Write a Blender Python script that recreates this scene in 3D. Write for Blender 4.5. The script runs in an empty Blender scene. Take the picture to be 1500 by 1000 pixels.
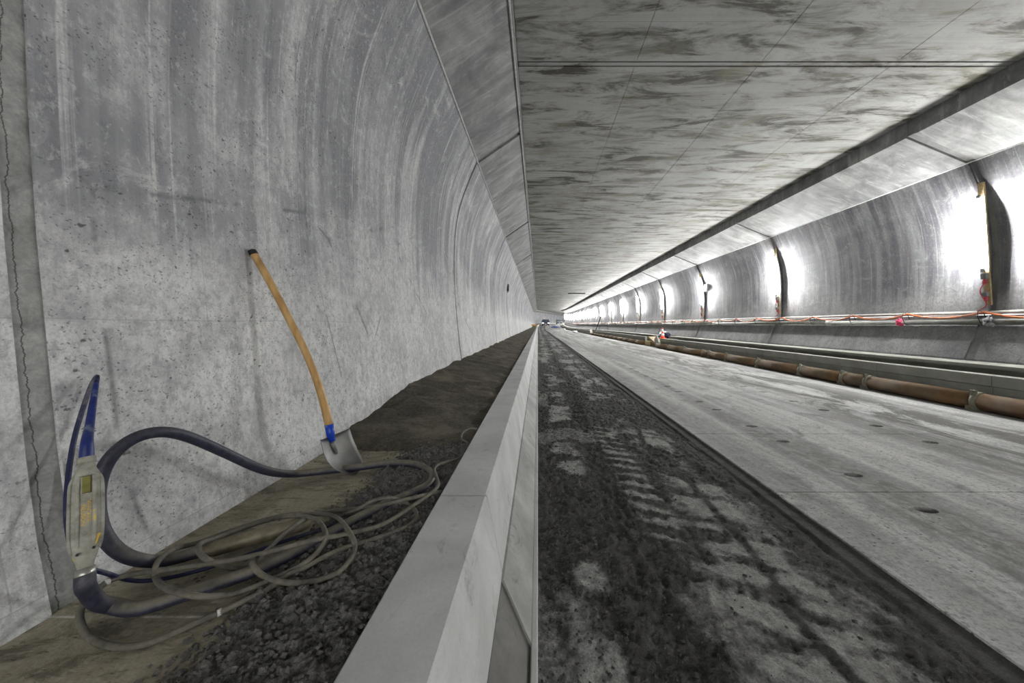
import bpy, bmesh, math, random
import numpy as np
from mathutils import Vector, Matrix

scene = bpy.context.scene
C = scene.collection
random.seed(7)
rng = np.random.default_rng(7)

# ------------------------------------------------------------------ camera, world, exposure
CZ = 1.22                                   # lens height above the carriageway
cam_d = bpy.data.cameras.new('camera')
cam_d.sensor_width = 36.0
cam_d.lens = 12.0
cam_d.shift_x = -38 / 1500
cam_d.shift_y = -25 / 1500
cam_d.clip_start = 0.02
cam_d.clip_end = 500
cam = bpy.data.objects.new('camera', cam_d)
C.objects.link(cam)
cam.location = (0, 0, CZ)
cam.rotation_euler = (math.pi / 2, 0, 0)
scene.camera = cam

world = bpy.data.worlds.new('world')
scene.world = world
world.use_nodes = True
world.node_tree.nodes['Background'].inputs[0].default_value = (0.8, 0.8, 0.78, 1)
world.node_tree.nodes['Background'].inputs[1].default_value = 2.4

vs = scene.view_settings
vs.view_transform = 'Standard'
vs.look = 'None'
vs.gamma = 1.0
vs.use_curve_mapping = False
vs.exposure = 1.5
TUBE_STRENGTH = 420.0


# ------------------------------------------------------------------ helpers
def bend(x, y, z):
    """the bore runs straight, then turns right and climbs a little far away"""
    if y > 88:
        x += 0.0022 * (y - 88) ** 2
    if y > 70:
        t = min(1.0, (y - 70) / 60.0)
        z += 1.3 * (3 * t * t - 2 * t ** 3)
    return (x, y, z)


def ysamples(y0, y1, step=5.0):
    ys = [y0]
    if y1 <= 70:
        return [y0, y1]
    y = max(y0, 70)
    if y > y0:
        ys.append(y)
    while y + step < y1 - 0.5:
        y += step
        ys.append(y)
    ys.append(y1)
    return ys


def link(name, me, mat=None, parent=None, smooth=False):
    o = bpy.data.objects.new(name, me)
    C.objects.link(o)
    if mat:
        if len(me.materials) == 0:
            me.materials.append(mat)
    if parent:
        o.parent = parent
    if smooth:
        me.polygons.foreach_set('use_smooth', [True] * len(me.polygons))
    return o


def mesh(name, verts, faces, mat=None, parent=None, smooth=False):
    me = bpy.data.meshes.new(name)
    me.from_pydata([tuple(v) for v in verts], [], faces)
    me.update()
    return link(name, me, mat, parent, smooth)


def empty(name, loc=(0, 0, 0), parent=None):
    o = bpy.data.objects.new(name, None)
    o.empty_display_size = 0.1
    C.objects.link(o)
    o.location = loc
    if parent:
        o.parent = parent
    return o


def tag(o, label=None, cat=None, group=None, kind=None):
    if label: o['label'] = label
    if cat: o['category'] = cat
    if group: o['group'] = group
    if kind: o['kind'] = kind
    return o


def prism_data(prof, ys, dobend=True):
    """closed (x,z) profile swept along y"""
    n = len(prof)
    V, F = [], []
    for y in ys:
        for (x, z) in prof:
            V.append(bend(x, y, z) if dobend else (x, y, z))
    for k in range(len(ys) - 1):
        for i in range(n):
            j = (i + 1) % n
            F.append((k * n + i, k * n + j, (k + 1) * n + j, (k + 1) * n + i))
    F.append(tuple(range(n))[::-1])
    F.append(tuple((len(ys) - 1) * n + i for i in range(n)))
    return V, F


def fixn(o):
    bm = bmesh.new(); bm.from_mesh(o.data)
    bmesh.ops.recalc_face_normals(bm, faces=bm.faces)
    bm.to_mesh(o.data); bm.free()
    return o


def prism(name, prof, y0, y1, mat, parent=None, step=5.0):
    V, F = prism_data(prof, ysamples(y0, y1, step))
    return fixn(mesh(name, V, F, mat, parent))


def boxm(name, x0, x1, y0, y1, z0, z1, mat, parent=None, bev=0.0, offset=(0, 0, 0)):
    bm = bmesh.new()
    bmesh.ops.create_cube(bm, size=1)
    for v in bm.verts:
        v.co = Vector(((x0 + x1) / 2 + v.co.x * (x1 - x0), (y0 + y1) / 2 + v.co.y * (y1 - y0),
                       (z0 + z1) / 2 + v.co.z * (z1 - z0)))
    if bev:
        bmesh.ops.bevel(bm, geom=bm.edges[:], offset=bev, segments=2, affect='EDGES', profile=0.7)
    me = bpy.data.meshes.new(name)
    bm.to_mesh(me); bm.free()
    return link(name, me, mat, parent)


def orient_box(name, p, ax, ay, az, sx, sy, sz, mat, parent=None, bev=0.0):
    bm = bmesh.new()
    bmesh.ops.create_cube(bm, size=1)
    for v in bm.verts:
        v.co = Vector((v.co.x * sx, v.co.y * sy, v.co.z * sz))
    if bev:
        bmesh.ops.bevel(bm, geom=bm.edges[:], offset=bev, segments=2, affect='EDGES', profile=0.7)
    for v in bm.verts:
        v.co = Vector(p) + Vector(ax) * v.co.x + Vector(ay) * v.co.y + Vector(az) * v.co.z
    bmesh.ops.recalc_face_normals(bm, faces=bm.faces)
    me = bpy.data.meshes.new(name)
    bm.to_mesh(me); bm.free()
    return link(name, me, mat, parent)


def catmull(pts, per=8):
    pts = [Vector(p) for p in pts]
    P = [pts[0] * 2 - pts[1]] + pts + [pts[-1] * 2 - pts[-2]]
    out = []
    for i in range(1, len(P) - 2):
        p0, p1, p2, p3 = P[i - 1], P[i], P[i + 1], P[i + 2]
        for k in range(per):
            t = k / per
            # centripetal-ish uniform spline
            out.append(0.5 * ((2 * p1) + (p2 - p0) * t + (2 * p0 - 5 * p1 + 4 * p2 - p3) * t * t
                              + (3 * p1 - p0 - 3 * p2 + p3) * t ** 3))
    out.append(pts[-1])
    for it in range(4 if per >= 7 else 0):
        out = [out[0]] + [(out[i - 1] + out[i] * 2 + out[i + 1]) / 4 for i in range(1, len(out) - 1)] + [out[-1]]
    return out


def tube(name, pts, rad, mat, parent=None, sides=10, squash=None):
    """pts sampled already; rad float or list"""
    pts = [Vector(p) for p in pts]
    n = len(pts)
    rads = rad if isinstance(rad, (list, tuple)) else [rad] * n
    V, F = [], []
    t0 = (pts[1] - pts[0]).normalized()
    up = Vector((0, 0, 1)) if abs(t0.z) < 0.9 else Vector((1, 0, 0))
    nrm = (up - t0 * up.dot(t0)).normalized()
    for i in range(n):
        t = (pts[min(i + 1, n - 1)] - pts[max(i - 1, 0)]).normalized()
        nrm = (nrm - t * nrm.dot(t)).normalized()
        b = t.cross(nrm)
        for s in range(sides):
            a = 2 * math.pi * s / sides
            V.append(pts[i] + (nrm * math.cos(a) + b * math.sin(a)) * rads[i])
    for i in range(n - 1):
        for s in range(sides):
            s2 = (s + 1) % sides
            F.append((i * sides + s, i * sides + s2, (i + 1) * sides + s2, (i + 1) * sides + s))
    F.append(tuple(range(sides))[::-1])
    F.append(tuple((n - 1) * sides + s for s in range(sides)))
    o = mesh(name, V, F, mat, parent, smooth=True)
    fixn(o)
    return o


def cyl(name, p0, p1, r, mat, parent=None, sides=12, r1=None):
    return tube(name, [Vector(p0), Vector(p1)], [r, r if r1 is None else r1], mat, parent, sides)


def lerp(a, b, t): return a + (b - a) * t


# value noise for terrain shapes
_tab = rng.random((256, 256))


def vnoise(x, y):
    xi = np.floor(x).astype(int); yi = np.floor(y).astype(int)
    fx = x - xi; fy = y - yi
    fx = fx * fx * (3 - 2 * fx); fy = fy * fy * (3 - 2 * fy)
    g = lambda a, b: _tab[a % 256, b % 256]
    return (g(xi, yi) * (1 - fx) + g(xi + 1, yi) * fx) * (1 - fy) + (g(xi, yi + 1) * (1 - fx) + g(xi + 1, yi + 1) * fx) * fy


def fbm(x, y, o=4):
    s = 0; a = .5; t = 0
    for k in range(o):
        s = s + a * vnoise(x + 17.3 * k, y + 9.1 * k); t += a
        x = x * 2.03; y = y * 2.03; a *= .5
    return s / t


def sstep(a, b, x):
    t = np.clip((x - a) / (b - a), 0, 1)
    return t * t * (3 - 2 * t)


# ------------------------------------------------------------------ node materials
class NT:
    def __init__(self, name, rough=0.8, metallic=0.0, spec=0.3):
        self.m = bpy.data.materials.new(name)
        self.m.use_nodes = True
        self.t = self.m.node_tree
        self.b = self.t.nodes['Principled BSDF']
        self.b.inputs['Roughness'].default_value = rough
        self.b.inputs['Metallic'].default_value = metallic
        self.b.inputs['Specular IOR Level'].default_value = spec
        self._pos = None

    def n(self, typ, **kw):
        nd = self.t.nodes.new(typ)
        for k, v in kw.items():
            setattr(nd, k, v)
        return nd

    def put(self, sock, v):
        if isinstance(v, bpy.types.NodeSocket):
            self.t.links.new(v, sock)
        elif isinstance(v, (tuple, list)) and len(v) == 3 and sock.type == 'RGBA':
            sock.default_value = (*v, 1)
        else:
            sock.default_value = v

    def pos(self, obj=False):
        if self._pos is None:
            if obj:
                self._pos = self.n('ShaderNodeTexCoord').outputs['Object']
            else:
                self._pos = self.n('ShaderNodeNewGeometry').outputs['Position']
        return self._pos

    def scaled(self, s, off=(0, 0, 0), src=None):
        mp = self.n('ShaderNodeMapping')
        self.put(mp.inputs['Vector'], src or self.pos())
        mp.inputs['Scale'].default_value = s
        mp.inputs['Location'].default_value = off
        return mp.outputs[0]

    def noise(self, s, scale=1.0, detail=6, rough=.55, dist=0.0, off=(0, 0, 0), src=None):
        nd = self.n('ShaderNodeTexNoise')
        self.put(nd.inputs['Vector'], self.scaled(s, off, src))
        nd.inputs['Scale'].default_value = scale
        nd.inputs['Detail'].default_value = detail
        nd.inputs['Roughness'].default_value = rough
        nd.inputs['Distortion'].default_value = dist
        return nd.outputs[0]

    def voro(self, s, scale=1.0, feature='F1', rand=1.0, out='Distance', src=None):
        nd = self.n('ShaderNodeTexVoronoi', feature=feature)
        self.put(nd.inputs['Vector'], self.scaled(s, src=src))
        nd.inputs['Scale'].default_value = scale
        nd.inputs['Randomness'].default_value = rand
        return nd.outputs[out]

    def ramp(self, v, a, b, lo=0.0, hi=1.0):
        nd = self.n('ShaderNodeMapRange', clamp=True)
        self.put(nd.inputs['Value'], v)
        nd.inputs['From Min'].default_value = a
        nd.inputs['From Max'].default_value = b
        nd.inputs['To Min'].default_value = lo
        nd.inputs['To Max'].default_value = hi
        return nd.outputs[0]

    def math(self, op, a, b=None, c=None):
        nd = self.n('ShaderNodeMath', operation=op)
        self.put(nd.inputs[0], a)
        if b is not None: self.put(nd.inputs[1], b)
        if c is not None: self.put(nd.inputs[2], c)
        return nd.outputs[0]

    def mix(self, f, a, b, mode='MIX'):
        nd = self.n('ShaderNodeMix', data_type='RGBA', blend_type=mode)
        self.put(nd.inputs[0], f)
        self.put(nd.inputs[6], a)
        self.put(nd.inputs[7], b)
        return nd.outputs[2]

    def sep(self, v=None):
        nd = self.n('ShaderNodeSeparateXYZ')
        self.put(nd.inputs[0], v or self.pos())
        return nd.outputs

    def comb(self, x, y, z):
        nd = self.n('ShaderNodeCombineXYZ')
        for i, v in enumerate((x, y, z)): self.put(nd.inputs[i], v)
        return nd.outputs[0]

    def attr(self, name):
        nd = self.n('ShaderNodeAttribute', attribute_name=name)
        return nd.outputs['Fac']

    def color(self, c): self.put(self.b.inputs['Base Color'], c)

    def bump(self, h, strength=.3, dist=.01):
        nd = self.n('ShaderNodeBump')
        self.put(nd.inputs['Height'], h)
        nd.inputs['Strength'].default_value = strength
        nd.inputs['Distance'].default_value = dist
        self.t.links.new(nd.outputs[0], self.b.inputs['Normal'])


def plain(name, col, rough=.6, metallic=0.0, dust=None, dustamt=.4, scale=30, bump=.15):
    q = NT(name, rough, metallic)
    q.pos(True)
    n1 = q.noise((1, 1, 1), scale, 6, .6)
    n2 = q.noise((1, 1, 1), scale * .25, 4, .6, off=(3, 1, 2))
    dark = tuple(c * .65 for c in col)
    c = q.mix(q.ramp(n1, .35, .65), dark, col)
    if dust:
        m = q.ramp(n2, .62 - dustamt * .4, .72 - dustamt * .25)
        c = q.mix(q.math('MULTIPLY', m, q.ramp(n1, .3, .6, .4, .95)), c, dust)
    q.color(c)
    q.bump(n1, bump, .004)
    return q.m


def wall_mat(name, base, light, dark, patch, damp_z=(1.5, 3.0), patchamt=.5):
    """in-situ wall concrete: mottled, formwork sheets, vertical runs, blow holes"""
    q = NT(name, .78, spec=.35)
    p = q.sep()
    yz = q.comb(p[1], p[2], 0.0)
    mott = q.noise((1, 1, 1), .9, 5, .62, .3)
    mid = q.noise((1, 1, 1), 5.5, 6, .70, .2, off=(2, 5, 1))
    grain = q.noise((1, 1, .7), 30, 4, .78, off=(1, 1, 9))
    fine = q.noise((1, 1, 1), 120, 2, .75)
    c = q.mix(q.ramp(mott, .33, .66), base, light)
    c = q.mix(q.ramp(mid, .44, .66, 0, .60), c, dark)
    # formwork sheet imprint: each sheet a slightly different tone, thin fins at the seams
    br = q.n('ShaderNodeTexBrick')
    wv = q.noise((1, 1, 1), 1.2, 4, .6, off=(9, 9, 9))
    yzw = q.comb(q.math('ADD', p[1], q.math('MULTIPLY', wv, .05)), q.math('ADD', p[2], q.math('MULTIPLY', wv, .04)), 0.0)
    q.put(br.inputs['Vector'], q.scaled((1, 1, 1), (0.35, 0.22, 0), yzw))
    br.inputs['Scale'].default_value = 1.0
    br.inputs['Brick Width'].default_value = 1.22
    br.inputs['Row Height'].default_value = 0.74
    br.inputs['Mortar Size'].default_value = 0.0022
    br.inputs['Mortar Smooth'].default_value = 0.4
    br.inputs['Color1'].default_value = (0, 0, 0, 1)
    br.inputs['Color2'].default_value = (1, 1, 1, 1)
    br.inputs['Mortar'].default_value = (.5, .5, .5, 1)
    hz = q.ramp(p[2], damp_z[0], damp_z[1])
    c = q.mix(q.math('MULTIPLY', q.ramp(br.outputs['Color'], .1, .9, 0, .38), q.ramp(hz, 0, .5, .25, 1)), c, dark)
    # damp, darker concrete high up, in patches with streaky edges
    st = q.noise((1, 6, .40), 1.0, 5, .68, .15)
    big = q.noise((1, .55, .7), 1.0, 5, .65, .5, off=(7, 2, 3))
    m = q.math('ADD', q.math('MULTIPLY', big, .70), q.math('MULTIPLY', st, .55))
    m = q.math('ADD', m, q.math('MULTIPLY', hz, .16))
    m = q.ramp(m, .60, .82)
    m = q.math('MULTIPLY', m, q.ramp(hz, 0, .30))
    c = q.mix(q.math('MULTIPLY', m, patchamt), c, patch)
    # broad pale columns and fine vertical runs
    col = q.noise((1, 2.6, .14), 1.0, 3, .6, .1, off=(5, 1, 2))
    c = q.mix(q.ramp(col, .52, .66, 0, .55), c, light)
    st2 = q.noise((1, 18, .30), 1.0, 4, .72, .12, off=(1, 3, 8))
    up_ = q.ramp(hz, 0, .25, .35, 1)
    c = q.mix(q.math('MULTIPLY', q.ramp(st2, .57, .68, 0, .55), up_), c, light)
    c = q.mix(q.math('MULTIPLY', q.ramp(st2, .43, .33, 0, .55), up_), c, dark)
    # cement smears and scuffs
    sm = q.noise((1, 1, 1), 2.6, 7, .74, 1.2, off=(11, 4, 6))
    c = q.mix(q.ramp(sm, .57, .70, 0, .55), c, light)
    c = q.mix(q.ramp(sm, .42, .34, 0, .35), c, dark)
    # grain and blow holes
    c = q.mix(q.ramp(grain, .48, .64, 0, .60), c, dark)
    c = q.mix(q.ramp(grain, .46, .34, 0, .30), c, light)
    gate = q.noise((1, 1, 1), 4, 4, .65, off=(4, 4, 4))
    jit = q.n('ShaderNodeTexNoise'); q.put(jit.inputs['Vector'], q.pos()); jit.inputs['Scale'].default_value = 45; jit.inputs['Detail'].default_value = 3
    va = q.n('ShaderNodeVectorMath', operation='MULTIPLY_ADD')
    q.put(va.inputs[0], jit.outputs['Color']); va.inputs[1].default_value = (.035, .035, .035); q.put(va.inputs[2], q.pos())
    wp = va.outputs[0]
    sz = q.noise((1, 1, 1), 9, 2, .5, off=(8, 3, 3))
    pit = q.math('MULTIPLY', q.ramp(q.math('SUBTRACT', q.voro((1, .75, 1), 22, src=wp), q.math('MULTIPLY', sz, .16)), .07, .0), q.ramp(gate, .47, .55))
    pit2 = q.math('MULTIPLY', q.ramp(q.voro((1, .7, 1), 70, src=wp), .26, .15), q.ramp(gate, .38, .54))
    pits = q.math('MAXIMUM', pit, q.math('MULTIPLY', pit2, .8))
    c = q.mix(q.ramp(fine, .42, .72, .0, .40), c, dark)
    c = q.mix(q.math('MULTIPLY', pits, .80), c, (.05, .05, .052))
    c = q.mix(q.math('MULTIPLY', br.outputs['Fac'], .45), c, dark)
    # hairline crack map
    e = q.voro((.8, .8, .5), 1.0, 'DISTANCE_TO_EDGE', src=None)
    cr = q.math('MULTIPLY', q.ramp(e, .006, .001), q.ramp(gate, .50, .58))
    c = q.mix(q.math('MULTIPLY', cr, .6), c, (.10, .10, .10))
    q.color(c)
    h = q.math('SUBTRACT', q.math('ADD', grain, q.math('MULTIPLY', fine, .3)), pit)
    q.bump(h, .55, .008)
    return q.m


M = {}
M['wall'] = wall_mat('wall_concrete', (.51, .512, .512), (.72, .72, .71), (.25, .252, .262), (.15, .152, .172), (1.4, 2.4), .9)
M['wall_r'] = wall_mat('wall_concrete_lamp_side', (.22, .22, .222), (.34, .34, .338), (.115, .115, .122), (.045, .045, .054), (1.6, 2.1), .9)  # stained wall concrete, also toned darker to offset the glare of the tubes


def corbel_mat():
    q = NT('corbel_concrete', .7)
    p = q.sep()
    mott = q.noise((1, 1, 1), 1.6, 9, .65, .6)
    st = q.noise((1.2, 7, 1.2), 1.0, 9, .72, .6)
    fine = q.noise((1, 1, 1), 60, 4, .7)
    c = q.mix(q.ramp(mott, .32, .62), (.11, .11, .115), (.31, .31, .305))
    c = q.mix(q.ramp(st, .50, .68, 0, .7), c, (.13, .13, .14))
    c = q.mix(q.ramp(st, .46, .34, 0, .75), c, (.42, .42, .41))
    c = q.mix(q.ramp(fine, .4, .7, 0, .3), c, (.12, .14, .14))
    q.color(c)
    q.bump(q.math('ADD', mott, q.math('MULTIPLY', fine, .2)), .3, .01)
    return q.m


def ceiling_mat():
    q = NT('ceiling_concrete', .7)
    mott = q.noise((1, 1, 1), .8, 8, .6, .5)
    st = q.noise((.9, 3.6, 1), 1.0, 7, .72, .55, off=(3, 1, 0))
    board = q.noise((.35, 26, 1), 1.0, 4, .6, .05)
    spots = q.voro((2.2, 9, 1), 1.0)
    gate = q.noise((1, 1, 1), 1.3, 4, .6, off=(5, 5, 5))
    fine = q.noise((1, 1, 1), 55, 4, .7)
    c = q.mix(q.ramp(mott, .35, .65), (.27, .27, .252), (.43, .43, .415))
    c = q.mix(q.ramp(board, .38, .62, 0, .45), c, (.43, .43, .42))
    c = q.mix(q.ramp(st, .46, .60, 0, .9), c, (.125, .12, .09))
    c = q.mix(q.math('MULTIPLY', q.ramp(st, .54, .60), q.ramp(gate, .42, .52)), c, (.06, .057, .045))
    gr = q.noise((.9, 1.6, 1), 1.0, 6, .6, .8, off=(8, 9, 2))
    c = q.mix(q.ramp(gr, .56, .72, 0, .6), c, (.19, .175, .10))
    c = q.mix(q.math('MULTIPLY', q.ramp(spots, .09, .05), q.ramp(gate, .52, .56)), c, (.05, .05, .045))
    ys = q.sep()[1]
    fr = q.math('FRACT', q.math('DIVIDE', ys, 1.0))
    ln = q.math('LESS_THAN', fr, .006)
    c = q.mix(q.math('MULTIPLY', ln, .5), c, (.14, .14, .12))
    c = q.mix(q.ramp(fine, .4, .7, 0, .25), c, (.17, .17, .16))
    q.color(c)
    q.bump(q.math('ADD', board, q.math('MULTIPLY', fine, .25)), .15, .006)
    return q.m


def slab_mat():
    """precast carriageway slabs under construction dust and tyre marks"""
    q = NT('slab_concrete', .85)
    p = q.sep()
    mott = q.noise((1, 1, 1), 1.2, 8, .62, .4)
    track = q.noise((5.5, .12, 1), 1.0, 5, .6, .15)
    track2 = q.noise((2.1, .10, 1), 1.0, 4, .6, .2, off=(3, 0, 0))
    sp = q.noise((1.3, .8, 1), 2.4, 9, .72, .6, off=(1, 7, 0))
    fine = q.noise((1, 1, 1), 80, 4, .7)
    c = q.mix(q.ramp(mott, .35, .65), (.32, .32, .312), (.48, .48, .47))
    c = q.mix(q.ramp(track, .42, .60, 0, .6), c, (.70, .70, .69))
    brk = q.noise((1, 1, 1), 7, 8, .75, .3, off=(4, 1, 1))
    c = q.mix(q.math('MULTIPLY', q.ramp(track2, .46, .60, 0, 1), q.ramp(brk, .30, .58)), c, (.17, .165, .155))
    c = q.mix(q.ramp(sp, .53, .66, 0, .8), c, (.14, .135, .125))
    # mud trail towards the far side
    mud = q.noise((1.1, .35, 1), 1.5, 9, .72, .8, off=(2, 2, 0))
    band = q.math('MULTIPLY', q.ramp(p[0], 3.6, 4.4), q.ramp(p[0], 5.9, 5.2))
    c = q.mix(q.math('MULTIPLY', q.ramp(mud, .46, .54), band), c, (.06, .056, .048))
    specks = q.voro((1, 1.3, 1), 22)
    gate = q.noise((1, 1, 1), 2.5, 3, .6, off=(5, 3, 2))
    sk = q.math('MULTIPLY', q.ramp(specks, .22, .12), q.ramp(gate, .47, .58))
    c = q.mix(sk, c, (.06, .06, .055))
    c = q.mix(q.ramp(fine, .4, .7, 0, .55), c, (.20, .20, .19))
    gr = q.noise((1, 1, 1), 26, 5, .8, off=(7, 7, 1))
    c = q.mix(q.ramp(gr, .50, .64, 0, .65), c, (.17, .168, .16))
    c = q.mix(q.ramp(gr, .44, .34, 0, .35), c, (.62, .62, .61))
    q.color(c)
    q.bump(q.math('ADD', fine, gr), .5, .006)
    return q.m


def dirt_mat():
    q = NT('road_base_dirt', .95, spec=.15)
    d = q.attr('dust')
    n = q.noise((1, 1, 1), 22, 8, .7)
    fine = q.noise((1, 1, 1), 110, 4, .75)
    wet = q.noise((1, 1, 1), 3.0, 8, .7, .4)
    f = q.math('ADD', d, q.math('MULTIPLY', q.math('SUBTRACT', n, .5), .9))
    dk = q.mix(q.ramp(n, .3, .7), (.04, .039, .039), (.15, .146, .14))
    dk = q.mix(q.ramp(wet, .45, .65, 0, .6), dk, (.145, .14, .13))
    lt = q.mix(q.ramp(n, .3, .7), (.30, .297, .285), (.56, .553, .53))
    c = q.mix(q.ramp(f, .25, .75), dk, lt)
    c = q.mix(q.ramp(fine, .42, .72, 0, .6), c, (.05, .05, .048))
    g = q.voro((1, 1, 1), 120)
    c = q.mix(q.ramp(g, .22, .10, 0, .35), c, (.30, .30, .29))
    q.color(c)
    q.bump(q.math('ADD', n, q.math('MULTIPLY', fine, .8)), 1.0, .016)
    return q.m


def soil_mat(name, a, b, c3):
    q = NT(name, .95, spec=.12)
    n = q.noise((1, 1, 1), 40, 8, .75)
    l = q.noise((1, 1.6, 1), 2.2, 7, .65, .5)
    g = q.noise((1, 1, 1), 150, 3, .7)
    c = q.mix(q.ramp(n, .35, .68), a, b)
    c = q.mix(q.ramp(l, .45, .68, 0, .8), c, c3)
    c = q.mix(q.ramp(g, .45, .7, 0, .5), c, tuple(k * .5 for k in a))
    q.color(c)
    q.bump(q.math('ADD', n, q.math('MULTIPLY', g, .7)), .9, .012)
    return q.m


def trench_mat():
    q = NT('trench_floor_concrete', .9)
    p = q.sep()
    a = q.noise((2, 1, 1), 2.5, 8, .68, .4)
    b = q.noise((1.2, 3, 1), 6, 8, .72, .5, off=(2, 1, 0))
    fine = q.noise((1, 1, 1), 90, 4, .7)
    c = q.mix(q.ramp(a, .35, .65), (.23, .205, .15), (.42, .38, .29))
    c = q.mix(q.ramp(b, .50, .62, 0, .8), c, (.12, .108, .082))
    fl = q.noise((3, 9, 1), 5, 9, .78, .9, off=(4, 8, 0))
    c = q.mix(q.ramp(fl, .58, .64, 0, .85), c, (.05, .046, .036))
    c = q.mix(q.ramp(fl, .40, .32, 0, .5), c, (.46, .42, .33))
    v = q.voro((1, 1, 1), 30)
    g = q.noise((1, 1, 1), 5, 3, .6, off=(1, 1, 1))
    c = q.mix(q.math('MULTIPLY', q.ramp(v, .2, .12), q.ramp(g, .52, .6)), c, (.05, .045, .035))
    rust = q.noise((1, 1, 1), 9, 5, .6, off=(6, 2, 1))
    c = q.mix(q.ramp(rust, .68, .76, 0, .7), c, (.24, .10, .045))
    c = q.mix(q.ramp(fine, .4, .7, 0, .4), c, (.10, .092, .07))
    # snapped chalk line across the bed
    dy = q.math('ABSOLUTE', q.math('SUBTRACT', p[1], .906))
    brk = q.noise((14, 1, 1), 1.0, 5, .7)
    ch = q.math('MULTIPLY', q.ramp(dy, .0045, .002), q.ramp(brk, .45, .60))
    c = q.mix(q.math('MULTIPLY', ch, .6), c, (.75, .75, .73))
    q.color(c)
    q.bump(q.math('ADD', q.math('ADD', a, b), q.math('MULTIPLY', fine, .4)), .5, .012)
    return q.m


def kerb_mat(name, lo, hi, stain=.4):
    q = NT(name, .75)
    a = q.noise((1, 1, 1), 3.0, 8, .62, .4)
    s = q.noise((2, 1.2, 1), 5, 9, .72, .8, off=(3, 3, 1))
    fine = q.noise((1, 1, 1), 120, 3, .7)
    sc = q.noise((6, 1, 3), 4, 8, .75, .5, off=(1, 9, 2))
    c = q.mix(q.ramp(a, .35, .65), lo, hi)
    c = q.mix(q.ramp(s, .58, .70, 0, stain), c, tuple(k * .55 for k in lo))
    c = q.mix(q.ramp(sc, .66, .74, 0, stain), c, (.09, .088, .08))
    c = q.mix(q.ramp(fine, .45, .72, 0, .2), c, tuple(k * .6 for k in lo))
    q.color(c)
    q.bump(q.math('ADD', s, q.math('MULTIPLY', fine, .3)), .15, .006)
    return q.m


M['corbel'] = corbel_mat()
M['ceiling'] = ceiling_mat()
M['slab'] = slab_mat()
M['dirt'] = dirt_mat()
M['soil'] = soil_mat('fill_soil', (.05, .046, .039), (.15, .135, .108), (.22, .193, .15))
M['mix'] = soil_mat('dry_mix', (.085, .083, .081), (.25, .243, .23), (.17, .163, .15))
M['trench'] = trench_mat()
M['kerb'] = kerb_mat('kerb_concrete', (.46, .465, .46), (.62, .625, .62), .75)
M['gutter'] = kerb_mat('gutter_mortar', (.23, .23, .222), (.40, .40, .385), .9)
M['gutter_dark'] = kerb_mat('gutter_mortar_rough', (.11, .108, .10), (.22, .215, .20), .8)
M['strip'] = kerb_mat('edge_strip_concrete', (.44, .44, .43), (.55, .55, .54), .3)
M['channel'] = kerb_mat('channel_concrete', (.24, .24, .212), (.33, .33, .298), .4)
M['joint'] = kerb_mat('joint_filler', (.17, .17, .17), (.26, .26, .26), .8)
M['joint_dark'] = kerb_mat('joint_sealant_pocket_shade', (.05, .05, .052), (.09, .09, .092), .3)
def crack_mat():
    q = NT('joint_mortar_cracked', .85)
    p = q.sep()
    a = q.noise((1, 1, 1), 12, 8, .7, .4)
    fine = q.noise((1, 1, 1), 90, 4, .7)
    c = q.mix(q.ramp(a, .35, .65), (.20, .20, .195), (.42, .42, .41))
    w = q.noise((0, 0, 1), 4.0, 9, .78)
    e = q.math('ABSOLUTE', q.math('SUBTRACT', q.math('SUBTRACT', p[1], .93), q.math('MULTIPLY', q.math('SUBTRACT', w, .5), .07)))
    c = q.mix(q.ramp(e, .0020, .0008, 0, .8), c, (.02, .02, .02))
    c = q.mix(q.ramp(fine, .45, .7, 0, .4), c, (.15, .15, .15))
    q.color(c); q.bump(a, .6, .01)
    return q.m


M['joint_crack'] = crack_mat()
M['bead'] = plain('edge_bead', (.62, .62, .61), .7)
M['rubber'] = plain('blue_rubber', (.016, .020, .065), .5, 0, (.10, .10, .11), .15, 60)
M['rubber_dusty'] = None
M['blue_boot'] = plain('blue_boot', (.016, .030, .15), .45, 0, (.17, .19, .26), .22, 75)
M['housing'] = None
M['steel_head'] = plain('dirty_steel', (.17, .15, .10), .55, .35, (.23, .20, .145), .7, 40)
M['cable'] = plain('grey_cable', (.11, .104, .087), .7, 0, (.16, .148, .118), .6, 60)
M['white'] = plain('white_tape', (.6, .6, .58), .6)
M['yellow'] = plain('yellow_print', (.75, .48, .05), .5)
M['olive'] = plain('olive_switch', (.20, .19, .05), .35)
M['metal'] = plain('bright_metal', (.50, .50, .48), .4, .7, (.35, .34, .31), .5)
M['screw'] = plain('screw_steel', (.16, .16, .15), .4, .8)
M['wood'] = None
M['blue'] = plain('blue_paint', (.01, .05, .42), .4, 0, (.3, .36, .5), .25, 40)
M['blade'] = plain('shovel_steel', (.20, .20, .20), .5, .35, (.10, .097, .085), .6, 16)
M['timber'] = plain('pale_timber', (.42, .32, .17), .7)
M['orange'] = plain('orange_cable', (.70, .22, .09), .5, 0, (.5, .4, .34), .2, 10)
M['pipe'] = plain('grey_plastic_pipe', (.16, .16, .138), .6, 0, (.24, .24, .22), .3, 8)
M['conduit'] = plain('pale_conduit', (.52, .49, .46), .6, 0, (.4, .4, .38), .3, 12)
M['brown'] = plain('orange_brown_pipe', (.15, .085, .04), .85, 0, (.13, .105, .07), .45, 7)
M['clamp'] = plain('galvanised_clamp', (.20, .19, .14), .6, .3)
M['black'] = plain('black_rubber', (.012, .012, .013), .6)
M['pink'] = plain('pink_rag', (.70, .08, .17), .8)
M['red'] = plain('red_plastic', (.50, .06, .10), .5)
M['grey'] = plain('grey_plastic', (.22, .23, .23), .5)
M['cone'] = plain('cone_orange', (.85, .13, .07), .5)
M['cone_white'] = plain('cone_white', (.8, .8, .8), .5)
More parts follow.
